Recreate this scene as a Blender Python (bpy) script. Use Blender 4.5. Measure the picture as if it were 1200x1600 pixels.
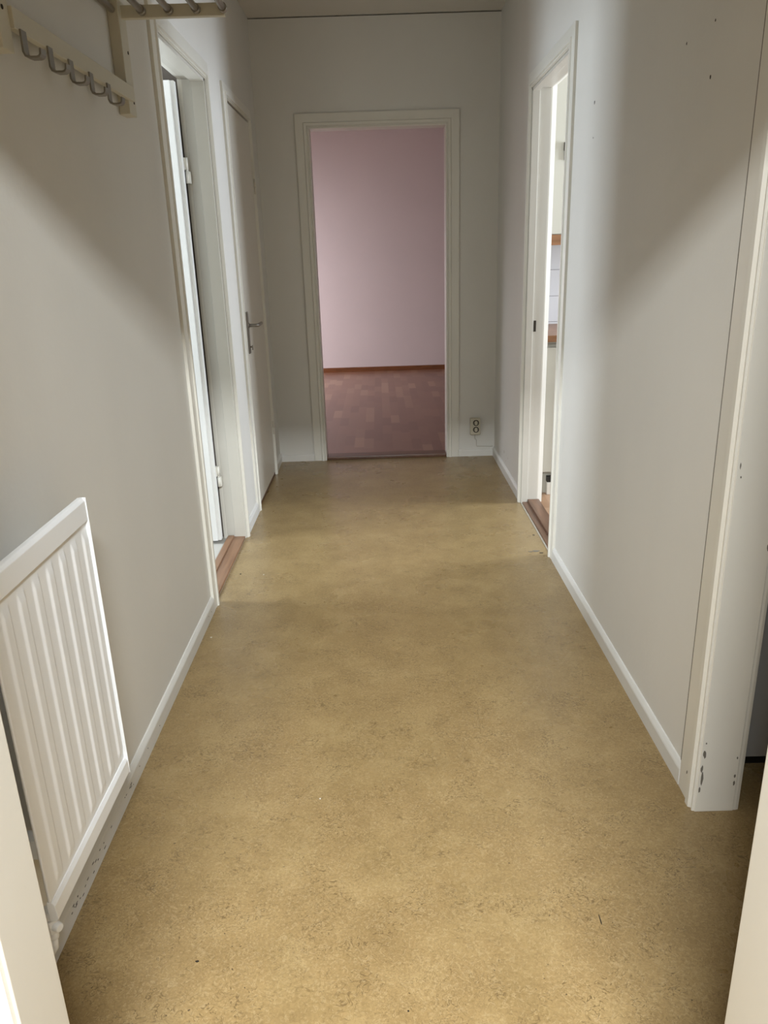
import bpy, bmesh, math, random
from mathutils import Matrix, Vector
random.seed(4)
for o in list(bpy.data.objects):
    bpy.data.objects.remove(o)
SC = bpy.context.scene
COL = SC.collection

# ------------------------------------------------------------------ camera, exposure, world, main lights
CAM_H = 1.334
F_PX, PITCH, YAW, ROLL = 1196.5, math.radians(18.83), math.radians(-.11), math.radians(-1.79)
def camera():
    cy, sy, cp, sp = math.cos(YAW), math.sin(YAW), math.cos(PITCH), math.sin(PITCH)
    cr, sr = math.cos(ROLL), math.sin(ROLL)
    fw = Vector((sy*cp, cy*cp, -sp)); rt = Vector((cy, -sy, 0)); up = rt.cross(fw)
    rt2 = rt*cr + up*sr; up2 = up*cr - rt*sr
    cd = bpy.data.cameras.new('camera'); co = bpy.data.objects.new('camera', cd); COL.objects.link(co)
    cd.sensor_fit = 'VERTICAL'; cd.sensor_height = 32.0; cd.lens = F_PX/1600*32.0
    cd.clip_start = .02; cd.clip_end = 60
    m = Matrix((rt2, up2, -fw)).transposed().to_4x4(); m.translation = (0, 0, CAM_H)
    co.matrix_world = m
    SC.camera = co
camera()
vs = SC.view_settings
vs.view_transform = 'Standard'; vs.look = 'None'; vs.gamma = 1; vs.exposure = 0.65
vs.use_curve_mapping = False
w = bpy.data.worlds.new('world'); SC.world = w; w.use_nodes = True
w.node_tree.nodes['Background'].inputs[0].default_value = (.75, .85, 1, 1)
w.node_tree.nodes['Background'].inputs[1].default_value = .25

def area(name, loc, direction, sx, sy, watts, color):
    l = bpy.data.lights.new(name, 'AREA'); l.shape = 'RECTANGLE'; l.size = sx; l.size_y = sy
    l.energy = watts; l.color = color
    o = bpy.data.objects.new(name, l); COL.objects.link(o); o.location = loc
    o.rotation_euler = Vector(direction).to_track_quat('-Z', 'Y').to_euler()
    return o
# daylight that enters through the windows of the side rooms (each light stands in its window opening)
area('bathroom_window_daylight', (-2.66, 2.97, 1.55), (1, 0, 0), 0.6, 1.0, 42, (.80, .90, 1.0))
area('kitchen_window_daylight', (3.16, 3.80, 1.55), (-1, 0, 0), 0.7, 1.2, 66, (.80, .89, 1.0))
area('living_room_window_daylight', (-2.96, 7.7, 1.25), (1, .9, -2.0), 1.5, 1.8, 105, (.86, .91, 1.0))
# ceiling lamp of the entrance behind the camera (its fixture is built further down)
LAMP = (0, -.86, 2.54)
area('entrance_lamp_light', LAMP, (0, .75, -1), 1.05, .16, 152, (.93, .975, 1.0))

# ------------------------------------------------------------------ materials
def mat(name, color, rough=.6, metal=0., spec=.5, noise=None, bump=None, coat=0):
    m = bpy.data.materials.new(name); m.use_nodes = True
    nt = m.node_tree; b = nt.nodes['Principled BSDF']
    b.inputs['Base Color'].default_value = (*color, 1); b.inputs['Roughness'].default_value = rough
    b.inputs['Metallic'].default_value = metal; b.inputs['Specular IOR Level'].default_value = spec
    b.inputs['Coat Weight'].default_value = coat
    tc = nt.nodes.new('ShaderNodeTexCoord')
    if noise:
        sc, amt, stretch = noise
        mp = nt.nodes.new('ShaderNodeMapping'); mp.inputs['Scale'].default_value = stretch
        nt.links.new(tc.outputs['Object'], mp.inputs[0])
        n = nt.nodes.new('ShaderNodeTexNoise'); n.inputs['Scale'].default_value = sc; n.inputs['Detail'].default_value = 5
        nt.links.new(mp.outputs[0], n.inputs['Vector'])
        r = nt.nodes.new('ShaderNodeValToRGB')
        r.color_ramp.elements[0].position = .3; r.color_ramp.elements[1].position = .7
        r.color_ramp.elements[0].color = (*[max(0, c*(1-amt)) for c in color], 1)
        r.color_ramp.elements[1].color = (*[min(1, c*(1+amt)) for c in color], 1)
        nt.links.new(n.outputs[0], r.inputs[0]); nt.links.new(r.outputs[0], b.inputs['Base Color'])
    if bump:
        sc, st = bump
        n2 = nt.nodes.new('ShaderNodeTexNoise'); n2.inputs['Scale'].default_value = sc; n2.inputs['Detail'].default_value = 4
        nt.links.new(tc.outputs['Object'], n2.inputs['Vector'])
        bp = nt.nodes.new('ShaderNodeBump'); bp.inputs['Strength'].default_value = st; bp.inputs['Distance'].default_value = .004
        nt.links.new(n2.outputs[0], bp.inputs['Height']); nt.links.new(bp.outputs[0], b.inputs['Normal'])
    return m

M = {}
M['wall'] = mat('wall_paint', (.71, .695, .65), .62, noise=(2.2, .03, (1, 1, .5)), bump=(60, .12))
M['entrance'] = mat('entrance_bounce_dark', (.20, .15, .10), .6, noise=(6, .2, (1, 1, .2)))  # unseen entrance walls made dark to cut light bounced into the hall
M['wall_gap_shade'] = mat('wall_gap_shade_paint', (.12, .10, .085), .8)  # shade in the colour: darkens the gap beside the open door leaf
M['wall_pink'] = mat('wall_paint_pale_pink', (.62, .50, .475), .7, noise=(2, .02, (1, 1, 1)), bump=(60, .1))
M['ceiling'] = mat('ceiling_paint', (.66, .63, .57), .8, bump=(40, .1))
M['trim'] = mat('trim_gloss_paint', (.75, .73, .66), .34, noise=(5, .02, (1, 1, .3)), bump=(25, .06))
M['trim_cool'] = mat('skirting_gloss_paint', (.72, .715, .68), .34, noise=(5, .02, (1, 1, 1)), bump=(25, .05))
M['trim_cream_dim'] = mat('dimmed_cream_trim_paint', (.61, .592, .535), .36, noise=(5, .02, (1, 1, .3)), bump=(25, .06))  # cream paint, darkened further to offset overbright light on the frames
M['door'] = mat('door_gloss_paint', (.72, .69, .62), .38, noise=(3, .02, (1, 1, .3)), bump=(20, .05))
M['door_white'] = mat('white_door_paint', (.82, .82, .80), .36, bump=(20, .05))
M['radiator'] = mat('radiator_enamel', (.84, .855, .865), .36, noise=(8, .015, (1, 1, 1)), bump=(30, .05))
M['cream'] = mat('cream_rack_paint', (.62, .59, .49), .45, bump=(30, .05))
M['steel'] = mat('brushed_steel', (.30, .28, .25), .42, metal=.8)
M['rod'] = mat('satin_rod_metal', (.36, .33, .29), .4, metal=.7)
M['black'] = mat('black_plastic', (.012, .011, .010), .5)
M['dark'] = mat('dark_gap_stain', (.03, .022, .014), .8)
M['chip'] = mat('bare_chipped_wood', (.16, .145, .12), .8)
M['skirt_wood'] = mat('stained_skirting_wood', (.16, .055, .02), .35, noise=(9, .25, (1, 1, 8)))
M['kitchen_front'] = mat('kitchen_front_paint', (.50, .48, .41), .4)
M['wardrobe'] = mat('wardrobe_shade_grey', (.34, .33, .31), .5)  # grey carries the shade of the unlit side room
M['socket'] = mat('socket_plastic', (.60, .56, .44), .4)
M['cable'] = mat('cable_plastic', (.52, .49, .42), .5)
M['lamp'] = mat('lamp_white_metal', (.8, .8, .78), .4)

def wood(name, c1, c2, rough, axis):
    m = bpy.data.materials.new(name); m.use_nodes = True
    nt = m.node_tree; b = nt.nodes['Principled BSDF']; b.inputs['Roughness'].default_value = rough
    tc = nt.nodes.new('ShaderNodeTexCoord'); mp = nt.nodes.new('ShaderNodeMapping')
    mp.inputs['Scale'].default_value = [40, 40, 40]; mp.inputs['Scale'].default_value[axis] = 2.5
    nt.links.new(tc.outputs['Object'], mp.inputs[0])
    n = nt.nodes.new('ShaderNodeTexNoise'); n.inputs['Scale'].default_value = 1.2; n.inputs['Detail'].default_value = 6
    nt.links.new(mp.outputs[0], n.inputs['Vector'])
    r = nt.nodes.new('ShaderNodeValToRGB'); r.color_ramp.elements[0].position = .3; r.color_ramp.elements[1].position = .72
    r.color_ramp.elements[0].color = (*c1, 1); r.color_ramp.elements[1].color = (*c2, 1)
    nt.links.new(n.outputs[0], r.inputs[0]); nt.links.new(r.outputs[0], b.inputs['Base Color'])
    return m
M['oak'] = wood('oak_threshold_wood', (.18, .09, .045), (.32, .175, .095), .38, 1)
M['oak_mid'] = wood('worn_threshold_wood', (.11, .055, .03), (.21, .11, .062), .38, 1)
M['oak_dark'] = wood('dark_threshold_wood', (.07, .03, .014), (.15, .065, .03), .35, 0)
M['worktop'] = wood('kitchen_worktop_wood', (.17, .075, .028), (.28, .13, .055), .35, 0)

def linoleum():
    m = bpy.data.materials.new('marbled_linoleum'); m.use_nodes = True
    nt = m.node_tree; N = nt.nodes.new; Lk = nt.links.new
    b = nt.nodes['Principled BSDF']
    tc = N('ShaderNodeTexCoord')
    def noise(scale, detail=4, rough=.6, dist=0., src=None, mscale=None):
        n = N('ShaderNodeTexNoise'); n.inputs['Scale'].default_value = scale; n.inputs['Detail'].default_value = detail
        n.inputs['Roughness'].default_value = rough; n.inputs['Distortion'].default_value = dist
        if mscale:
            mp = N('ShaderNodeMapping'); mp.inputs['Scale'].default_value = mscale[:3]; mp.inputs['Location'].default_value = mscale[3]
            Lk(tc.outputs['Object'], mp.inputs[0]); Lk(mp.outputs[0], n.inputs['Vector'])
        else: Lk(tc.outputs['Object'], n.inputs['Vector'])
        return n
    def ramp(src, stops):
        r = N('ShaderNodeValToRGB'); e = r.color_ramp.elements
        e[0].position, e[0].color = stops[0][0], (*stops[0][1], 1)
        e[1].position, e[1].color = stops[-1][0], (*stops[-1][1], 1)
        for p, c in stops[1:-1]:
            k = e.new(p); k.color = (*c, 1)
        Lk(src, r.inputs[0]); return r
    def mix(kind, fac, a, bb):
        x = N('ShaderNodeMix'); x.data_type = 'RGBA'; x.blend_type = kind
        if isinstance(fac, (int, float)): x.inputs[0].default_value = fac
        else: Lk(fac, x.inputs[0])
        Lk(a, x.inputs[6])
        if isinstance(bb, tuple): x.inputs[7].default_value = (*bb, 1)
        else: Lk(bb, x.inputs[7])
        return x
    base = ramp(noise(7, 6, .65).outputs[0], [(.3, (.250, .169, .072)), (.5, (.29, .199, .087)), (.7, (.332, .236, .108))])
    fine = ramp(noise(150, 3, .7, .6).outputs[0], [(.3, (.80, .78, .74)), (.55, (1, 1, 1)), (.75, (1.1, 1.1, 1.1))])
    c = mix('MULTIPLY', 1.0, base.outputs[0], fine.outputs[0])
    # thin curved dark marbling: narrow band of a distorted noise, present only where a coarse mask allows
    v = noise(33, 2, .5, 1.8, mscale=(1, 1.25, 1, (0, 0, 0)))
    band = ramp(v.outputs[0], [(.470, (0, 0, 0)), (.492, (1, 1, 1)), (.508, (1, 1, 1)), (.53, (0, 0, 0))])
    mask = ramp(noise(9, 4, .7, .4, mscale=(1, 1, 1, (7, 3, 0))).outputs[0], [(.46, (0, 0, 0)), (.57, (.9, .9, .9))])
    mul = N('ShaderNodeMath'); mul.operation = 'MULTIPLY'; Lk(band.outputs[0], mul.inputs[0]); Lk(mask.outputs[0], mul.inputs[1])
    c = mix('MIX', mul.outputs[0], c.outputs[2], (.15, .098, .042))
    v2 = noise(76, 3, .6, 2.0, mscale=(1, 1, 1, (3, 9, 0)))
    band2 = ramp(v2.outputs[0], [(.525, (0, 0, 0)), (.55, (1, 1, 1)), (.575, (0, 0, 0))])
    mask2 = ramp(noise(6, 4, .7, .4, mscale=(1, 1, 1, (1, 13, 0))).outputs[0], [(.40, (0, 0, 0)), (.55, (.9, .9, .9))])
    mul2 = N('ShaderNodeMath'); mul2.operation = 'MULTIPLY'; Lk(band2.outputs[0], mul2.inputs[0]); Lk(mask2.outputs[0], mul2.inputs[1])
    c = mix('MIX', mul2.outputs[0], c.outputs[2], (.17, .112, .05))
    v3 = noise(60, 3, .6, 2.2, mscale=(1, 1, 1, (13, 2, 0)))
    band3 = ramp(v3.outputs[0], [(.56, (0, 0, 0)), (.60, (.45, .45, .45)), (.66, (0, 0, 0))])
    c = mix('MIX', band3.outputs[0], c.outputs[2], (.43, .33, .18))
    spots = ramp(noise(95, 1, .5, mscale=(1, 1, 1, (5, 5, 0))).outputs[0], [(.21, (1, 1, 1)), (.235, (0, 0, 0))])
    c = mix('MIX', spots.outputs[0], c.outputs[2], (.12, .08, .04))
    Lk(c.outputs[2], b.inputs['Base Color'])
    rr = ramp(noise(3, 4).outputs[0], [(.3, (.24, .24, .24)), (.7, (.34, .34, .34))])
    Lk(rr.outputs[0], b.inputs['Roughness'])
    b.inputs['Specular IOR Level'].default_value = .5
    bp = N('ShaderNodeBump'); bp.inputs['Strength'].default_value = .08; bp.inputs['Distance'].default_value = .003
    Lk(noise(30, 4).outputs[0], bp.inputs['Height']); Lk(bp.outputs[0], b.inputs['Normal'])
    return m
M['lino'] = linoleum()

def parquet(name, cols, block, strips, rough):
    """mosaic parquet: square blocks of parallel strips, alternating direction"""
    m = bpy.data.materials.new(name); m.use_nodes = True
    nt = m.node_tree; N = nt.nodes.new; Lk = nt.links.new; b = nt.nodes['Principled BSDF']
    tc = N('ShaderNodeTexCoord'); sep = N('ShaderNodeSeparateXYZ'); Lk(tc.outputs['Object'], sep.inputs[0])
    def math_(op, a, c=None):
        x = N('ShaderNodeMath'); x.operation = op
        for i, v in enumerate((a, c)):
            if v is None: continue
            if isinstance(v, (int, float)): x.inputs[i].default_value = v
            else: Lk(v, x.inputs[i])
        return x.outputs[0]
    u = math_('DIVIDE', sep.outputs[0], block); v = math_('DIVIDE', sep.outputs[1], block)
    fu, fv = math_('FLOOR', u), math_('FLOOR', v)
    par = math_('PINGPONG', math_('ADD', fu, fv), 1.0)
    su = math_('FLOOR', math_('MULTIPLY', u, strips)); sv = math_('FLOOR', math_('MULTIPLY', v, strips))
    mixv = N('ShaderNodeMix'); mixv.data_type = 'FLOAT'
    Lk(par, mixv.inputs[0]); Lk(su, mixv.inputs[2]); Lk(math_('ADD', sv, 57.3), mixv.inputs[3])
    cmb = N('ShaderNodeCombineXYZ'); Lk(fu, cmb.inputs[0]); Lk(fv, cmb.inputs[1]); Lk(mixv.outputs[0], cmb.inputs[2])
    wn = N('ShaderNodeTexWhiteNoise'); Lk(cmb.outputs[0], wn.inputs['Vector'])
    r = N('ShaderNodeValToRGB'); e = r.color_ramp.elements
    e[0].color = (*cols[0], 1); e[1].color = (*cols[-1], 1)
    for i, c in enumerate(cols[1:-1]):
        k = e.new((i+1)/(len(cols)-1)); k.color = (*c, 1)
    Lk(wn.outputs['Value'], r.inputs[0]); Lk(r.outputs[0], b.inputs['Base Color'])
    b.inputs['Roughness'].default_value = rough
    return m
def planks(name, cols, w_, l_, rough):
    """strip parquet: narrow staves along Y with staggered ends"""
    m = bpy.data.materials.new(name); m.use_nodes = True
    nt = m.node_tree; N = nt.nodes.new; Lk = nt.links.new; b = nt.nodes['Principled BSDF']
    tc = N('ShaderNodeTexCoord'); sep = N('ShaderNodeSeparateXYZ'); Lk(tc.outputs['Object'], sep.inputs[0])
    def math_(op, a, c=None):
        x = N('ShaderNodeMath'); x.operation = op
        for i, v in enumerate((a, c)):
            if v is None: continue
            if isinstance(v, (int, float)): x.inputs[i].default_value = v
            else: Lk(v, x.inputs[i])
        return x.outputs[0]
    fu = math_('FLOOR', math_('DIVIDE', sep.outputs[0], w_))
    w1 = N('ShaderNodeTexWhiteNoise'); w1.noise_dimensions = '1D'; Lk(fu, w1.inputs['W'])
    fv = math_('FLOOR', math_('ADD', math_('DIVIDE', sep.outputs[1], l_), math_('MULTIPLY', w1.outputs['Value'], 3.0)))
    cmb = N('ShaderNodeCombineXYZ'); Lk(fu, cmb.inputs[0]); Lk(fv, cmb.inputs[1])
    wn = N('ShaderNodeTexWhiteNoise'); Lk(cmb.outputs[0], wn.inputs['Vector'])
    r = N('ShaderNodeValToRGB'); e = r.color_ramp.elements
    e[0].color = (*cols[0], 1); e[1].color = (*cols[-1], 1)
    for i, c in enumerate(cols[1:-1]):
        k = e.new((i+1)/(len(cols)-1)); k.color = (*c, 1)
    Lk(wn.outputs['Value'], r.inputs[0]); Lk(r.outputs[0], b.inputs['Base Color'])
    b.inputs['Roughness'].default_value = rough
    return m
M['parquet'] = planks('red_brown_parquet', [(.17, .076, .048), (.205, .096, .061), (.235, .115, .073), (.19, .088, .055), (.30, .165, .105)], .07, .30, .30)
M['kitchen_floor'] = parquet('kitchen_wood_floor', [(.36, .21, .12), (.42, .25, .15), (.46, .29, .18)], .30, 3, .35)

def tiles(name, color, grout, size, rough, axes):
    m = bpy.data.materials.new(name); m.use_nodes = True
    nt = m.node_tree; N = nt.nodes.new; Lk = nt.links.new; b = nt.nodes['Principled BSDF']
    tc = N('ShaderNodeTexCoord'); sep = N('ShaderNodeSeparateXYZ'); Lk(tc.outputs['Object'], sep.inputs[0])
    outs = []
    for ax, off in axes:
        a = N('ShaderNodeMath'); a.operation = 'ADD'; Lk(sep.outputs[ax], a.inputs[0]); a.inputs[1].default_value = -off + size*100
        d = N('ShaderNodeMath'); d.operation = 'MODULO'; Lk(a.outputs[0], d.inputs[0]); d.inputs[1].default_value = size
        l = N('ShaderNodeMath'); l.operation = 'LESS_THAN'; Lk(d.outputs[0], l.inputs[0]); l.inputs[1].default_value = .003
        outs.append(l.outputs[0])
    mx = N('ShaderNodeMath'); mx.operation = 'MAXIMUM'; Lk(outs[0], mx.inputs[0]); Lk(outs[1], mx.inputs[1])
    x = N('ShaderNodeMix'); x.data_type = 'RGBA'; Lk(mx.outputs[0], x.inputs[0])
    x.inputs[6].default_value = (*color, 1); x.inputs[7].default_value = (*grout, 1)
    Lk(x.outputs[2], b.inputs['Base Color']); b.inputs['Roughness'].default_value = rough
    return m
M['tiles'] = tiles('white_wall_tiles', (.62, .61, .62), (.22, .21, .21), .15, .2, ((0, .83), (2, .897)))
M['bath_floor'] = tiles('pale_bathroom_floor', (.62, .60, .55), (.50, .48, .44), .3, .35, ((0, .1), (1, .1)))

# ------------------------------------------------------------------ mesh helpers
def box(bm, x0, x1, y0, y1, z0, z1, bev=0):
    vs_ = [bm.verts.new((x, y, z)) for x in (x0, x1) for y in (y0, y1) for z in (z0, z1)]
    fs = [bm.faces.new([vs_[i] for i in q]) for q in ((0, 1, 3, 2), (4, 6, 7, 5), (0, 4, 5, 1), (2, 3, 7, 6), (0, 2, 6, 4), (1, 5, 7, 3))]
    if bev:
        es = list({e for f in fs for e in f.edges})
        bmesh.ops.bevel(bm, geom=es, offset=bev, segments=2, affect='EDGES', profile=.6)
def rod(bm, p0, p1, r0, r1=None, n=16, caps=True):
    r1 = r0 if r1 is None else r1
    p0, p1 = Vector(p0), Vector(p1); d = (p1-p0).normalized()
    a = d.orthogonal().normalized(); b = d.cross(a)
    A = [bm.verts.new(p0+(a*math.cos(t)+b*math.sin(t))*r0) for t in [2*math.pi*i/n for i in range(n)]]
    B = [bm.verts.new(p1+(a*math.cos(t)+b*math.sin(t))*r1) for t in [2*math.pi*i/n for i in range(n)]]
    for i in range(n):
        bm.faces.new((A[i], A[(i+1) % n], B[(i+1) % n], B[i])).smooth = True
    if caps:
        bm.faces.new(A[::-1]); bm.faces.new(B)
def tube(bm, pts, r, n=8):
    pts = [Vector(p) for p in pts]; rings = []
    a = None
    for i, p in enumerate(pts):
        d = (pts[min(i+1, len(pts)-1)]-pts[max(i-1, 0)]).normalized()
        if a is None: a = d.orthogonal().normalized()
        a = (a - d*a.dot(d)).normalized(); b = d.cross(a)
        rings.append([bm.verts.new(p+(a*math.cos(2*math.pi*k/n)+b*math.sin(2*math.pi*k/n))*r) for k in range(n)])
    for R0, R1 in zip(rings, rings[1:]):
        for k in range(n):
            bm.faces.new((R0[k], R0[(k+1) % n], R1[(k+1) % n], R1[k])).smooth = True
    bm.faces.new(rings[0][::-1]); bm.faces.new(rings[-1])
def extrude_poly(bm, pts3a, pts3b):
    A = [bm.verts.new(p) for p in pts3a]; B = [bm.verts.new(p) for p in pts3b]; n = len(A)
    for i in range(n):
        bm.faces.new((A[i], A[(i+1) % n], B[(i+1) % n], B[i]))
    bm.faces.new(A[::-1]); bm.faces.new(B)
def obj(name, bm, material, parent=None, label=None, cat=None, kind=None, group=None, bevel=0):
    bmesh.ops.recalc_face_normals(bm, faces=bm.faces)
    me = bpy.data.meshes.new(name); bm.to_mesh(me); bm.free(); me.materials.append(M[material])
    o = bpy.data.objects.new(name, me); COL.objects.link(o)
    if parent:
        o.parent = parent; o.location = -world_loc(parent)
        me.transform(Matrix.Translation(Vector((0, 0, 0))))
    if bevel:
        b = o.modifiers.new('bevel', 'BEVEL'); b.width = bevel; b.segments = 2; b.limit_method = 'ANGLE'; b.harden_normals = False
    for k, v in (('label', label), ('category', cat), ('kind', kind), ('group', group)):
        if v: o[k] = v
    return o
def world_loc(o):
    l = Vector(o.location)
    while o.parent: o = o.parent; l += Vector(o.location)
    return l
def empty(name, loc, label=None, cat=None, kind=None, group=None):
    o = bpy.data.objects.new(name, None); COL.objects.link(o); o.location = loc; o.empty_display_size = .1
    for k, v in (('label', label), ('category', cat), ('kind', kind), ('group', group)):
        if v: o[k] = v
    return o
def simple(name, boxes, material, parent=None, bevel=0, **kw):
    bm = bmesh.new()
    for b in boxes: box(bm, *b)
    return obj(name, bm, material, parent, bevel=bevel, **kw)
def wall(name, axis, c0, c1, u0, u1, z0, z1, holes, material, label):
    """slab of wall with rectangular openings; axis 'x': slab spans c0..c1 in X and runs along Y"""
    bm = bmesh.new()
    def put(a, b, p, q):
        if b-a < 1e-5 or q-p < 1e-5: return
        if axis == 'x': box(bm, c0, c1, a, b, p, q)
        else: box(bm, a, b, c0, c1, p, q)
    u = u0
    for (a, b, p, q) in sorted(holes):
        put(u, a, z0, z1); put(a, b, z0, p); put(a, b, q, z1); u = b
    put(u, u1, z0, z1)
    bmesh.ops.remove_doubles(bm, verts=bm.verts, dist=1e-5)
    return obj(name, bm, material, label=label, cat='wall', kind='structure')

CEIL = 2.61
XL, XR, YF = -.70, .749, 5.04          # hall wall faces
XLB, XRB = -.79, .835                  # their far faces
YN0, YN1 = .605, .676                  # wall with the doorway the photographer stands at
# ------------------------------------------------------------------ walls, floors, ceiling
wall('wall_left', 'x', XLB, XL, YN1, YF, 0, CEIL, [(2.815, 3.60, 0, 2.05), (4.01, 4.735, 0, 2.05)], 'wall', 'off-white hall wall on the left with the radiator and hook rail')
wr = wall('wall_right', 'x', XR, XRB, YN1, YF, 0, CEIL, [(.72, 1.565, 0, 2.05), (3.215, 4.02, 0, 2.05)], 'wall', 'off-white hall wall on the right with small nail holes')
wall('wall_far', 'y', YF, YF+.10, -3.0, 3.2, 0, 2.604, [(-.402, .444, 0, 2.05)], 'wall', 'off-white end wall around the central doorway')
wall('wall_near', 'y', YN0, YN1, -1.1, 2.4, 0, CEIL, [(-.423, .417, 0, 1.94)], 'wall', 'wall around the doorway at the near end of the hall')
wall('wall_bathroom_left', 'x', -2.78, -2.70, 1.9, 3.74, 0, CEIL, [(2.67, 3.27, 1.05, 2.05)], 'wall', 'outer wall of the small room behind the left open door')
wall('wall_bathroom_near', 'y', 1.82, 1.9, -2.78, XLB, 0, CEIL, [], 'wall', 'near wall of the small room behind the left open door')
wall('wall_bathroom_far', 'y', 3.605, 3.74, -2.78, XLB, 0, CEIL, [], 'wall_gap_shade', 'wall behind the open white door leaf')
wall('wall_closet_left', 'x', -1.5, -1.42, 3.74, YF, 0, CEIL, [], 'wall', 'back wall of the closet behind the closed door')
wall('wall_kitchen_right', 'x', 3.2, 3.28, 1.9, 4.83, 0, CEIL, [(3.45, 4.09, .95, 2.15)], 'wall', 'outer wall of the kitchen with its window')
wall('wall_kitchen_far', 'y', 4.75, 4.83, XRB, 3.28, 0, CEIL, [], 'wall', 'kitchen wall behind the cabinets')
wall('wall_kitchen_near', 'y', 1.82, 1.9, XRB, 3.28, 0, CEIL, [], 'wall', 'wall between the kitchen and the dark side room')
wall('wall_side_room_right', 'x', 2.4, 2.48, YN0, 1.82, 0, CEIL, [], 'wall', 'end wall of the dark side room on the right')
wall('wall_living_far', 'y', 9.05, 9.15, -3.08, 3.28, 0, CEIL, [], 'wall_pink', 'pale pink lilac wall seen through the central doorway')
wall('wall_living_left', 'x', -3.08, -3.0, YF, 9.05, 0, CEIL, [(6.8, 8.6, .6, 1.9)], 'wall_pink', 'left wall of the room beyond the central doorway')
wall('wall_living_right', 'x', 3.2, 3.28, YF+.1, 9.05, 0, CEIL, [], 'wall_pink', 'right wall of the room beyond the central doorway')
wall('wall_entrance_left', 'x', -1.18, -1.1, -2.0, YN1, 0, CEIL, [], 'entrance', 'left wall of the entrance behind the camera')
wall('wall_entrance_right', 'x', 1.1, 1.18, -2.0, YN0, 0, CEIL, [], 'entrance', 'right wall of the entrance behind the camera')
wall('wall_entrance_back', 'y', -2.08, -2.0, -1.18, 1.18, 0, CEIL, [], 'entrance', 'back wall of the entrance behind the camera')

FL = simple('floor', [(XL-.0, XRB, -2.0, YF, -.06, 0), (-1.1, XL, -2.0, YN1, -.06, 0), (XRB, 2.4, -2.0, 1.9, -.06, 0)], 'lino',
       label='beige brown marbled linoleum floor of the hallway', cat='floor', kind='structure')
simple('floor_living', [(-3.0, 3.2, YF, 9.05, -.06, 0)], 'parquet', label='red brown mosaic parquet floor beyond the central doorway', cat='floor', kind='structure')
simple('floor_kitchen', [(XRB, 3.2, 1.9, 4.75, -.06, 0)], 'kitchen_floor', label='light wood floor of the kitchen on the right', cat='floor', kind='structure')
simple('floor_bathroom', [(-2.7, XL, 1.9, 3.66, -.06, 0)], 'bath_floor', label='pale floor of the small room behind the left open door', cat='floor', kind='structure')
simple('floor_closet', [(-1.42, XL, 3.74, YF, -.06, 0)], 'oak_dark', label='dark floor of the closet behind the closed door', cat='floor', kind='structure')
simple('ceiling', [(-3.08, 3.28, -2.08, 9.15, CEIL, CEIL+.1)], 'ceiling', label='plain off-white ceiling over the hallway', cat='ceiling', kind='structure')

# ------------------------------------------------------------------ door frames
PROFILE = [(1.0, 0), (1.0, .011), (.42, .013), (.37, .019), (.20, .019), (.155, .011), (.12, .010), (.09, .0145), (.05, .0145), (.03, .0075), (.03, -.004)]
def casing(bm, mapf, u0, u1, h, width, prof=PROFILE, sides=(1, 1)):
    rings = []
    for k in range(4):
        ring = []
        for (t, d) in prof:
            wv = t*width
            u = u0-wv*sides[0] if k < 2 else u1+wv*sides[1]
            z = 0 if k in (0, 3) else h+wv
            ring.append(bm.verts.new(mapf(u, z, d)))
        rings.append(ring)
    n = len(prof)
    for a, b in zip(rings, rings[1:]):
        for i in range(n-1):
            bm.faces.new((a[i], a[i+1], b[i+1], b[i]))
        bm.faces.new((a[n-1], a[0], b[0], b[n-1]))
    bm.faces.new(rings[0]); bm.faces.new(rings[3][::-1])
def frame_x(root, c_hall, c_room, s, u0, u1, h, width, stop=None, room_d=.014, mat_='trim', room_w=None, room_prof=PROFILE, lining_mat='trim'):
    """door frame in a wall whose hall face is X=c_hall, far face X=c_room; s=+1 when the hall lies at +X"""
    bm = bmesh.new()
    a, b = sorted((c_hall+s*.009, c_room))
    box(bm, a, b, u0-.018, u0, 0, h); box(bm, a, b, u1, u1+.018, 0, h); box(bm, a, b, u0-.018, u1+.018, h, h+.018)
    if stop:                          # rebate: the hall-side part of the lining stands proud
        p, q = sorted((c_hall+s*.004, c_hall-s*stop))
        box(bm, p, q, u0, u0+.012, 0, h); box(bm, p, q, u1-.012, u1, 0, h); box(bm, p, q, u0, u1, h-.012, h)
    o = obj('door_lining', bm, lining_mat, root, bevel=.0015)
    bm = bmesh.new(); casing(bm, lambda u, z, d: (c_hall+s*d, u, z), u0, u1, h, width)
    obj('casing', bm, mat_, root)
    bm = bmesh.new(); k = room_d/.014
    casing(bm, lambda u, z, d: (c_room-s*d*k, u, z), u0, u1, h, room_w or width, room_prof)
    obj('casing', bm, mat_, root)
def frame_y(root, c_hall, c_room, s, u0, u1, h, width, mat_='trim'):
    bm = bmesh.new()
    a, b = sorted((c_hall+s*.009, c_room-s*.009))
    box(bm, u0-.018, u0, a, b, 0, h); box(bm, u1, u1+.018, a, b, 0, h); box(bm, u0-.018, u1+.018, a, b, h, h+.018)
    obj('door_lining', bm, mat_, root, bevel=.0015)
    bm = bmesh.new(); casing(bm, lambda u, z, d: (u, c_hall+s*d, z), u0, u1, h, width); obj('casing', bm, mat_, root)
    bm = bmesh.new(); casing(bm, lambda u, z, d: (u, c_room-s*d, z), u0, u1, h, width); obj('casing', bm, mat_, root)

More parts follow.
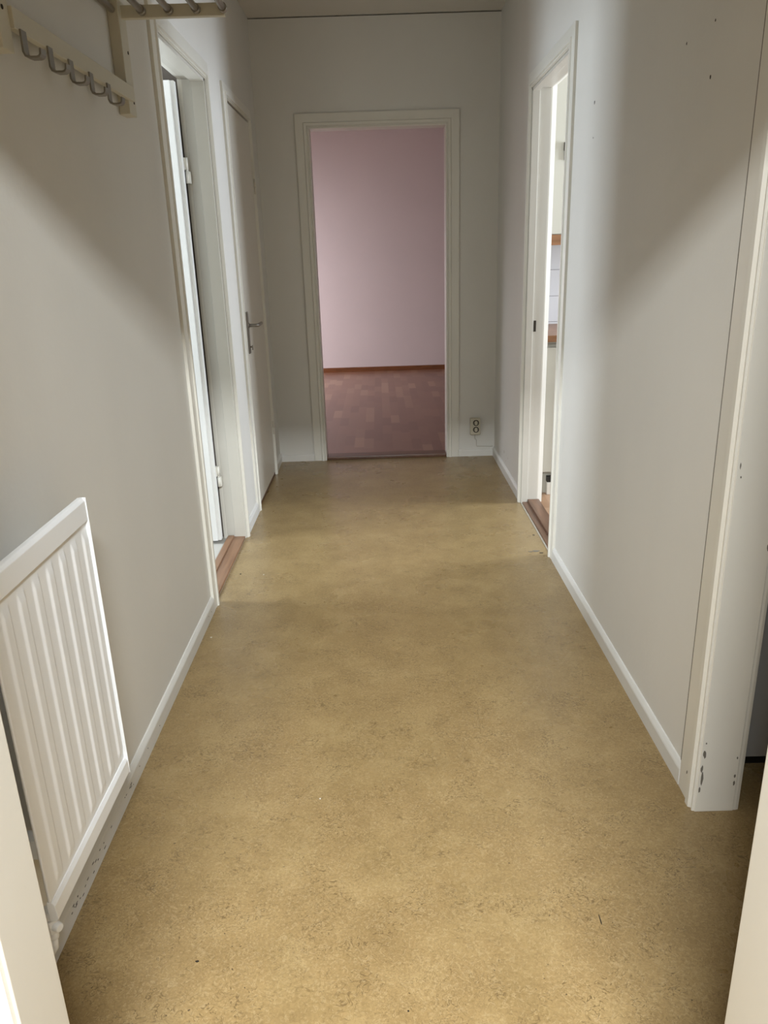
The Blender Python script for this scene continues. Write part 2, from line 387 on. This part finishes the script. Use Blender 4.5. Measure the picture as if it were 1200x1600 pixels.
# door_1: open door of the small room on the left
d1 = empty('door_1', (XL, 3.2, 0), 'left doorway whose white door stands open into a bright room', 'door', 'structure')
frame_x(d1, XL, XLB, 1, 2.833, 3.582, 2.03, .068, stop=.05, room_w=.017, lining_mat='trim_cream_dim')
bm = bmesh.new()
box(bm, -1.52, -.820, 3.498, 3.532, .018, 2.013)
box(bm, -1.505, -.805, 3.508, 3.540, .018, 2.013)
leaf = obj('door_leaf', bm, 'door_white', d1, bevel=.002)
def hinge(parent, x, y, z, mat_='trim', hh=.10):
    bm = bmesh.new(); rod(bm, (x, y, z-hh/2), (x, y, z-.003), .007, n=12); rod(bm, (x, y, z+.003), (x, y, z+hh/2), .007, n=12)
    rod(bm, (x, y, z-.003), (x, y, z+.003), .0055, n=12)
    box(bm, x-.012, x-.004, y-.012, y+.012, z+.003, z+hh/2); box(bm, x+.0, x+.010, y+.0, y+.03, z-hh/2, z-.003)
    return obj('hinge', bm, mat_, parent)
hinge(leaf, -.797, 3.548, 1.68); hinge(leaf, -.797, 3.548, .33)
bm = bmesh.new(); box(bm, -.79, -.70, 2.84, 3.575, 0, .012); box(bm, -.785, -.755, 2.84, 3.575, 0, .018)
obj('threshold', bm, 'oak', d1, bevel=.003)

# door_2: closed closet door
d2 = empty('door_2', (XL, 4.37, 0), 'closed off-white door with a steel lever handle on the left wall', 'door', 'structure')
frame_x(d2, XL, XLB, 1, 4.025, 4.720, 2.035, .06)
bm = bmesh.new(); box(bm, -.735, -.694, 4.032, 4.716, .022, 2.024)
leaf2 = obj('door_leaf', bm, 'door', d2, bevel=.002)
bm = bmesh.new(); rod(bm, (-.684, 4.724, 1.66), (-.684, 4.724, 1.698), .006, n=12); rod(bm, (-.684, 4.724, 1.702), (-.684, 4.724, 1.74), .006, n=12)
obj('hinge', bm, 'door', leaf2)
bm = bmesh.new(); rod(bm, (-.684, 4.724, .265), (-.684, 4.724, .303), .006, n=12); rod(bm, (-.684, 4.724, .307), (-.684, 4.724, .345), .006, n=12)
obj('hinge', bm, 'door', leaf2)
h2 = empty('door_handle', (0, 0, 0)); h2.parent = leaf2
bm = bmesh.new(); box(bm, -.694, -.686, 4.095, 4.132, .84, 1.055, .003); obj('handle_plate', bm, 'steel', leaf2)
bm = bmesh.new(); tube(bm, [(-.69, 4.113, .985), (-.650, 4.113, .985), (-.640, 4.118, .985), (-.636, 4.13, .985), (-.636, 4.235, .985)], .0085, 12)
rod(bm, (-.69, 4.113, .985), (-.682, 4.113, .985), .014)
obj('lever', bm, 'steel', leaf2)
bm = bmesh.new(); rod(bm, (-.69, 4.113, .875), (-.675, 4.113, .875), .004, n=10); box(bm, -.676, -.672, 4.103, 4.123, .858, .884, .002)
obj('key', bm, 'steel', leaf2)
bpy.data.objects.remove(h2)
simple('strike_plate', [(-.692, -.6895, 4.0262, 4.0302, .85, 1.03)], 'dark', d2)
bm = bmesh.new(); box(bm, -.80, -.695, 4.027, 4.718, 0, .016); obj('threshold', bm, 'oak_dark', d2, bevel=.002)

# door_3: the open doorway in the end wall
d3 = empty('door_3', (.02, YF, 0), 'doorway without a door in the end wall, view to a pink wall', 'door', 'structure')
frame_y(d3, YF, YF+.10, -1, -.384, .426, 2.03, .082)
bm = bmesh.new(); box(bm, -.383, .425, 5.035, 5.14, 0, .022, .004); obj('threshold', bm, 'oak_dark', d3)

# door_4: kitchen doorway
d4 = empty('door_4', (XR, 3.62, 0), 'kitchen doorway without a door leaf on the right wall', 'door', 'structure')
frame_x(d4, XR, XRB, -1, 3.235, 4.0, 2.03, .066, stop=.030, room_d=.014, room_prof=[(1, 0), (1, .016), (.3, .028), (.17, .027), (.012, .004), (.012, -.002)], lining_mat='trim_cream_dim')
simple('strike_plate', [(.785, .797, 3.9975, 3.9995, .92, .975)], 'dark', d4, label='small dark steel strike plate')
bm = bmesh.new(); box(bm, .752, .835, 3.237, 3.998, 0, .008); box(bm, .782, .845, 3.237, 3.998, 0, .02)
obj('threshold', bm, 'oak_mid', d4, bevel=.003)

# door_5: near doorway on the right
d5 = empty('door_5', (XR, 1.15, 0), 'near right doorway with chipped white frame into a dark room', 'door', 'structure')
frame_x(d5, XR, XRB, -1, .74, 1.545, 2.03, .10)
random.seed(11)
def chip(parent, mapf, cx, cy, rx, ry, name='paint_chip', mat_='chip', seed=0):
    """a small irregular flake, 0.4 mm proud of the paint it lies in"""
    rnd = random.Random(seed); bm = bmesh.new(); n = 9
    a = [(cx+rx*math.cos(2*math.pi*i/n)*rnd.uniform(.6, 1.1), cy+ry*math.sin(2*math.pi*i/n)*rnd.uniform(.6, 1.1)) for i in range(n)]
    extrude_poly(bm, [mapf(u, v, -.0006) for u, v in a], [mapf(u, v, .0005) for u, v in a])
    return obj(name, bm, mat_, parent)
mj = lambda u, v, d: (u, 1.545-d, v)
for i, (u, v, rx, ry) in enumerate([(.749, .199, .002, .003), (.748, .168, .0045, .012), (.7455, .125, .003, .012), (.7485, .098, .0035, .022), (.7455, .066, .003, .010),
                                    (.828, .103, .003, .006), (.828, .082, .003, .009), (.828, .155, .002, .004), (.751, .86, .0018, .003), (.7475, .885, .0015, .008), (.83, .70, .003, .012)]):
    chip(d5, mj, u, v, rx, ry, seed=i+3)
mcs = lambda u, v, d: (.7357-d, u, v)
chip(d5, mcs, 1.601, .075, .0018, .006, seed=30)

bm = bmesh.new(); box(bm, .7482, .7492, 1.6675, 1.6715, .058, 2.13)
obj('paint_crack', bm, 'chip', d5)

# door_6: doorway at which the photographer stands
d6 = empty('door_6', (0, YN1, 0), 'white doorway frame at the very near end of the hall', 'door', 'structure')
frame_y(d6, YN1, YN0, 1, -.403, .397, 1.92, .075, 'trim_cream_dim')

# ------------------------------------------------------------------ baseboards
BP = [(0, 0), (.012, 0), (.012, .043), (.0105, .048), (.005, .058), (.003, .060), (0, .060)]
def board(name, runs, label, material='trim_cool', prof=BP):
    bm = bmesh.new()
    for (kind, c, s, a, b) in runs:
        if kind == 'x': pa = [(c+s*t, a, z) for t, z in prof]; pb = [(c+s*t, b, z) for t, z in prof]
        else: pa = [(a, c+s*t, z) for t, z in prof]; pb = [(b, c+s*t, z) for t, z in prof]
        extrude_poly(bm, pa, pb)
    return obj(name, bm, material, label=label, cat='baseboard', kind='structure')
bl = board('baseboard_left', [('x', XL, 1, YN1, 2.764), ('x', XL, 1, 3.651, 3.964), ('x', XL, 1, 4.781, YF)], 'white baseboard along the left wall with dark scuffs')
br = board('baseboard_right', [('x', XR, -1, 1.648, 3.168), ('x', XR, -1, 4.067, YF)], 'white baseboard along the right wall')
board('baseboard_far', [('y', YF, -1, -.688, -.467), ('y', YF, -1, .509, .737)], 'white baseboard on the end wall beside the central doorway', 'wall', [(0, 0), (.012, 0), (.012, .036), (.005, .044), (0, .046)])
board('baseboard_living', [('y', 9.05, -1, -3.0, 3.2)], 'dark brown wooden baseboard under the pink wall', 'skirt_wood', [(0, 0), (.016, 0), (.016, .045), (.010, .052), (0, .052)])
mb = lambda u, v, d: (XL+.012+d, u, v)
rnd = random.Random(5)
for i in range(26):
    u = rnd.choice([rnd.uniform(1.25, 1.33), rnd.uniform(1.34, 1.52), rnd.uniform(1.27, 1.45), rnd.uniform(1.62, 1.70)])
    chip(bl, mb, u, rnd.choice([.018, .024, .03, .036])+rnd.uniform(-.002, .002), rnd.uniform(.002, .008), .0013, 'scuff_mark', 'black', 100+i)
for u, v in ((1.83, .03), (1.95, .022), (1.75, .03), (2.65, .03), (2.70, .025)):
    chip(bl, mb, u, v, .003, .0016, 'scuff_mark', 'black', int(u*100))
# nail holes in the right wall
mr = lambda u, v, d: (XR-d, u, v)
for i, (u, v, r) in enumerate([(1.91, 1.677, .003), (1.912, 1.786, .002), (2.073, 1.778, .002), (2.89, 1.787, .0035), (2.883, 1.678, .002)]):
    chip(wr, mr, u, v, r*1.6, r*1.7, 'nail_hole', 'dark', 200+i)
# crumbled paint on the right wall near the far corner
mr2 = lambda u, v, d: (XR-d, u, v)
for i, (u, v, r) in enumerate([(4.62, .13, .012), (4.48, .125, .007), (4.55, .09, .006)]):
    chip(wr, mr2, u, v, r, r, 'filler_patch', 'cable', 220+i)

# small marks on the linoleum and its pale cut edge at the kitchen threshold
SPOTS = [(0.692, 3.286, 0.022, 0.01, 'chip'), (0.664, 3.281, 0.012, 0.006, 'chip'), (0.71, 3.261, 0.01, 0.006, 'dark'), (0.72, 3.494, 0.006, 0.006, 'dark'), (-0.648, 3.122, 0.005, 0.007, 'dark'), (-0.658, 2.536, 0.005, 0.004, 'ceiling'), (-0.544, 3.107, 0.003, 0.003, 'ceiling'), (0.422, 1.233, 0.0012, 0.016, 'dark'), (-0.404, 1.163, 0.004, 0.0025, 'dark'), (0.014, 1.044, 0.002, 0.002, 'dark'), (-0.191, 1.634, 0.0025, 0.0025, 'ceiling')]
mf = lambda u, v, d: (u, v, d+.0004)
for i, (u, v, rx, ry, m_) in enumerate(SPOTS):
    chip(FL, mf, u, v, rx, ry, 'floor_mark', m_, 400+i)
simple('edge_strip', [(.7445, .7515, 3.237, 3.998, 0, .0022)], 'cable', d4)

# ------------------------------------------------------------------ radiator
RX = -.61
rad = empty('radiator', (-.66, 1.26, .2), 'white ribbed panel radiator low on the left wall', 'radiator')
bm = bmesh.new()
y0, y1, zb, zt = 1.066, 1.478, .222, .876
zt2, zb2 = .828, .262               # ribbed field
# front sheet as a height field: flutes with rounded ends
pitch = .0585; ny, nz = 240, 60
def flute(y, z):
    k = (y-y0-.018) % pitch; t = abs(k-pitch/2)/(pitch/2)        # 0 in the middle of a ridge
    prof = 1 if t < .28 else (0 if t > .60 else .5+.5*math.cos((t-.28)/.32*math.pi))
    cnt = (y-y0-.018)/pitch
    if cnt < 0 or cnt > 6.95: return 0
    e = min(1, max(0, (zt2-.012-z)/.02), 1) * min(1, max(0, (z-zb2-.005)/.02))
    return prof*e
grid = []
zs = [zb + (zt-zb)*j/nz for j in range(nz+1)]
zs = sorted(set(zs + [zt2-.001, zt2+.001, zt2-.012, zt2-.017, zt2-.022, zt2-.027, zt2-.032, zb2+.005, zb2+.012, zb2+.018, zb2+.025]))
for j, z in enumerate(zs):
    row = []
    for i in range(ny+1):
        y = y0+(y1-y0)*i/ny
        x = RX-.004+.0034*flute(y, z)
        if z > zt2: x = RX
        row.append(bm.verts.new((x, y, z)))
    grid.append(row)
for a, b in zip(grid, grid[1:]):
    for i in range(ny):
        bm.faces.new((a[i], a[i+1], b[i+1], b[i])).smooth = True
edge = [e for e in bm.edges if e.is_boundary]
r_ = bmesh.ops.extrude_edge_only(bm, edges=edge)
nv = [v for v in r_['geom'] if isinstance(v, bmesh.types.BMVert)]
for v in nv: v.co.x = RX-.009
bmesh.ops.contextual_create(bm, geom=[e for e in bm.edges if e.is_boundary])
obj('panel', bm, 'radiator', rad)
bm = bmesh.new()      # folded top rail
tp = [(RX+.0025, .832), (RX+.0025, .873), (RX-.002, .880), (RX-.012, .880), (RX-.014, .876), (RX-.014, .832)]
extrude_poly(bm, [(x, y0-.001, z) for x, z in tp], [(x, y1+.002, z) for x, z in tp])
obj('top_rail', bm, 'radiator', rad, bevel=.0012)
bm = bmesh.new(); tp = [(RX-.002, .216), (RX+.0045, .221), (RX+.003, .250), (RX-.002, .258), (RX-.012, .258), (RX-.012, .216)]
extrude_poly(bm, [(x, y0-.0012, z) for x, z in tp], [(x, y1+.002, z) for x, z in tp])
obj('bottom_rail', bm, 'radiator', rad, bevel=.0012)
bm = bmesh.new(); box(bm, RX-.008, RX+.0045, y1+.0015, y1+.0035, .216, .880); obj('side_flange', bm, 'radiator', rad, bevel=.0006)
bm = bmesh.new(); rod(bm, (RX-.012, y1, .866), (RX-.012, y1+.016, .866), .006); rod(bm, (RX-.012, y1+.016, .866), (RX-.012, y1+.020, .866), .0045)
obj('bleed_valve', bm, 'radiator', rad)
for yy in (1.14, 1.39):
    for zz in (.32, .78):
        simple('wall_bracket', [(-.70, RX-.018, yy-.015, yy+.015, zz-.02, zz+.02)], 'radiator', rad)
bm = bmesh.new(); vx, vy = RX-.022, 1.085
rod(bm, (vx, vy, .225), (vx, vy, .205), .012, .010); rod(bm, (vx, vy, .205), (vx, vy, .176), .0145, .0145, n=6)
rod(bm, (vx, vy, .190), (vx+.020, vy-.010, .190), .010, .008); rod(bm, (vx, vy, .176), (vx, vy, .158), .009)
obj('valve', bm, 'radiator', rad, bevel=.0015)
bm = bmesh.new(); tube(bm, [(vx, vy, .165), (vx-.002, vy, .135), (vx-.015, vy+.004, .112), (-.675, vy+.006, .104), (-.699, vy+.006, .102)], .0065, 10)
obj('pipe', bm, 'radiator', rad)
bm = bmesh.new(); tube(bm, [(vx, 1.060, .25), (vx-.004, 1.052, .20), (vx-.012, 1.050, .14), (vx-.024, 1.052, .07), (vx-.03, 1.052, 0)], .0065, 10)
obj('pipe', bm, 'radiator', rad)

# ------------------------------------------------------------------ wall rack with hooks and hat shelf
rk = empty('coat_rack', (XL, 2.05, 1.7), 'cream wooden coat rack with five steel hooks high on the left wall', 'coat rack')
for (a, b, z0, z1) in ((2.362, 2.428, 1.712, 1.99), (1.60, 1.648, 1.705, 1.99)):
    bm = bmesh.new(); box(bm, XL, XL+.030, a, b, z0, z1, .002)
    br_ = obj('bracket', bm, 'cream', rk)
    for zz in ((1.747, 1.87) if a > 2 else (1.775, 1.90)):
        bm = bmesh.new(); yy = b-.018 if a > 2 else a+.022
        rod(bm, (XL+.0295, yy, zz), (XL+.0312, yy, zz), .0042, n=12); obj('screw', bm, 'dark', br_)
bm = bmesh.new(); box(bm, XL+.022, XL+.037, 1.648, 2.40, 1.747, 1.784, .0015)
obj('rail', bm, 'cream', rk)
for (a, b) in ((2.388, 2.408), (1.618, 1.638)):
    bm = bmesh.new(); box(bm, XL+.001, -.392, a, b, 1.947, 1.978, .002); obj('shelf_arm', bm, 'cream', rk)
for xx in (-.686, -.613, -.540, -.467, -.394+.0):
    bm = bmesh.new(); xx = max(xx, -.686)
    rod(bm, (xx, 1.60, 1.9625), (xx, 2.384, 1.9625), .0085, n=14); rod(bm, (xx, 2.368, 1.9625), (xx, 2.388, 1.9625), .0115, n=16)
    rod(bm, (xx, 1.59, 1.9625), (xx, 1.604, 1.9625), .0115, n=16)
    obj('shelf_rod', bm, 'rod', rk)
HY = (1.676, 1.802, 1.915, 2.040, 2.165)
for yy in HY:
    bm = bmesh.new(); w_, t_ = .012, .0020
    X0 = XL+.0392
    path = [(X0, 1.750), (X0, 1.712), (X0+.003, 1.7055), (X0+.010, 1.703), (X0+.024, 1.703), (X0+.029, 1.7045), (X0+.0315, 1.708), (X0+.0325, 1.718)]
    ring = []
    for i, (x, z) in enumerate(path):
        p0, p1 = path[max(0, i-1)], path[min(len(path)-1, i+1)]
        dx, dz = p1[0]-p0[0], p1[1]-p0[1]; l = math.hypot(dx, dz); nx, nz_ = -dz/l, dx/l
        ring.append([bm.verts.new((x+nx*t_*s1, yy+w_*s2, z+nz_*t_*s1)) for s1, s2 in ((-1, -1), (1, -1), (1, 1), (-1, 1))])
    for a, b in zip(ring, ring[1:]):
        for k in range(4): bm.faces.new((a[k], a[(k+1) % 4], b[(k+1) % 4], b[k]))
    bm.faces.new(ring[0]); bm.faces.new(ring[-1][::-1])
    obj('hook', bm, 'steel', rk, bevel=.0006)

# ------------------------------------------------------------------ wall socket and cable on the end wall
so = empty('wall_socket', (.617, YF, .2), 'cream double wall socket low on the end wall right of the doorway', 'socket')
bm = bmesh.new(); box(bm, .583, .651, YF-.030, YF-.0005, .150, .262, .006); pl = obj('socket_plate', bm, 'socket', so)
for zz in (.232, .186):
    bm = bmesh.new(); rod(bm, (.621, YF-.0345, zz), (.621, YF-.028, zz), .0195, n=28)
    rg = obj('socket_rim', bm, 'dark', so)
    bm = bmesh.new(); rod(bm, (.621, YF-.0352, zz), (.621, YF-.030, zz), .0128, n=28)
    box(bm, .621-.004, .621+.004, YF-.0365, YF-.034, zz-.014, zz+.014)
    f_ = obj('socket_face', bm, 'socket', rg)
    for sx in (-1, 1):
        bm = bmesh.new(); rod(bm, (.621+sx*.0085, YF-.0362, zz), (.621+sx*.0085, YF-.034, zz), .003, n=10); obj('socket_hole', bm, 'black', f_)
bm = bmesh.new(); tube(bm, [(.617, YF-.008, .151), (.617, YF-.005, .12), (.628, YF-.004, .11), (.628, YF-.004, .075), (.630, YF-.006, .067), (.68, YF-.006, .0655), (.72, YF-.006, .063), (.737, YF-.006, .064)], .0022, 8)
obj('cable', bm, 'cable', label='thin cable running from the wall socket down to the baseboard', cat='cable')

# ------------------------------------------------------------------ kitchen seen through the right doorway
for k, (a, b) in enumerate(((.846, 1.442), (1.446, 2.042), (2.046, 2.642))):
    c = empty('base_cabinet', (a+.3, 4.4, 0), ('cream kitchen base cabinet seen through the right doorway', 'cream kitchen base cabinet in the middle of the kitchen row', 'cream kitchen base cabinet at the window end of the row')[k], 'cabinet', group='kitchen base cabinets')
    simple('body', [(a, b, 4.140, 4.735, .13, .835)], 'kitchen_front', c)
    bm = bmesh.new(); box(bm, a+.002, b-.002, 4.118, 4.138, .136, .822, .002); dd = obj('door', bm, 'kitchen_front', c)
    bm = bmesh.new(); tube(bm, [(b-.05, 4.118, .60), (b-.05, 4.095, .60), (b-.05, 4.095, .70), (b-.05, 4.118, .70)], .005); obj('handle', bm, 'steel', dd)
    simple('plinth', [(a, b, 4.17, 4.19, 0, .13)], 'kitchen_front', c)
bm = bmesh.new(); box(bm, .842, 2.65, 4.10, 4.742, .852, .886, .004)
wt = obj('worktop', bm, 'worktop', label='wooden kitchen worktop lying across the base cabinets', cat='worktop')
simple('spacer', [(.846, 2.64, 4.15, 4.73, .835, .852)], 'kitchen_front', wt)
simple('wall_tiles', [(.836, 3.19, 4.742, 4.75, .886, 1.50)], 'tiles', label='white square tiles on the kitchen wall over the worktop', cat='tiles', kind='structure')
for k, (a, b) in enumerate(((.846, 1.442), (1.446, 2.042))):
    c = empty('wall_cabinet', (a+.3, 4.56, 1.385), ('cream kitchen wall cabinet seen through the right doorway', 'cream kitchen wall cabinet further right in the kitchen')[k], 'cabinet', group='kitchen wall cabinets')
    simple('body', [(a, b, 4.405, 4.742, 1.39, 2.35)], 'kitchen_front', c)
    bm = bmesh.new(); box(bm, a+.002, b-.002, 4.385, 4.403, 1.392, 2.345, .002); dd = obj('door', bm, 'kitchen_front', c)
    hx = a+.148
    bm = bmesh.new(); box(bm, hx-.006, hx+.006, 4.365, 4.386, 1.80, 1.84, .002); box(bm, hx-.002, hx+.002, 4.374, 4.386, 1.755, 1.80); obj('handle', bm, 'dark', dd)
    bm = bmesh.new(); box(bm, a, b, 4.388, 4.408, 1.335, 1.389, .002); obj('pelmet', bm, 'worktop', c)
fc = empty('floor_socket', (.94, 4.1, 0), 'small white block with a black top standing by the kitchen plinth', 'block')
bm = bmesh.new(); box(bm, .915, .955, 4.128, 4.165, .0, .072, .003); obj('block_body', bm, 'trim', fc)
bm = bmesh.new(); box(bm, .915, .955, 4.130, 4.163, .0725, .105, .003); obj('block_cap', bm, 'black', fc)

# ------------------------------------------------------------------ wardrobe in the dark side room
wd = empty('wardrobe', (1.5, 1.76, 0), 'wardrobe in painted shade grey with dark plinth in the dark room at the right edge', 'wardrobe')
simple('body', [(.85, 2.38, 1.70, 1.815, .066, 2.3)], 'wardrobe', wd)
for a, b in ((.852, 1.355), (1.358, 1.865), (1.868, 2.378)):
    bm = bmesh.new(); box(bm, a, b, 1.665, 1.698, .066, 2.3, .002); obj('door', bm, 'wardrobe', wd)
simple('plinth', [(.85, 2.38, 1.725, 1.80, 0, .066)], 'black', wd)

# ------------------------------------------------------------------ windows of the side rooms (frames around the daylight openings)
def window_x(name, x0, x1, u0, u1, z0, z1, label):
    r = empty(name, ((x0+x1)/2, (u0+u1)/2, z0), label, 'window', 'structure')
    bm = bmesh.new(); t = .045
    box(bm, x0, x1, u0, u0+t, z0, z1); box(bm, x0, x1, u1-t, u1, z0, z1); box(bm, x0, x1, u0+t, u1-t, z0, z0+t); box(bm, x0, x1, u0+t, u1-t, z1-t, z1)
    obj('window_frame', bm, 'trim', r)
window_x('window_1', -2.77, -2.71, 2.67, 3.27, 1.05, 2.05, 'window of the small room on the left')
window_x('window_2', 3.21, 3.27, 3.45, 4.09, .95, 2.15, 'window of the kitchen')
window_x('window_3', -3.07, -3.01, 6.8, 8.6, .6, 1.9, 'window of the room beyond the central doorway')

# ------------------------------------------------------------------ entrance ceiling lamp (behind the camera)
cl = empty('ceiling_lamp', (LAMP[0], LAMP[1], CEIL), 'long white tube lamp on the entrance ceiling behind the near doorway', 'lamp')
bm = bmesh.new(); yc, zc = LAMP[1], LAMP[2]
extrude_poly(bm, [(-.53, yc-.10, CEIL-.001), (-.53, yc+.02, CEIL-.001), (-.53, yc+.055, zc+.070), (-.53, yc-.075, zc-.045), (-.53, yc-.10, zc-.02)],
             [(.53, yc-.10, CEIL-.001), (.53, yc+.02, CEIL-.001), (.53, yc+.055, zc+.070), (.53, yc-.075, zc-.045), (.53, yc-.10, zc-.02)])
obj('lamp_housing', bm, 'lamp', cl)
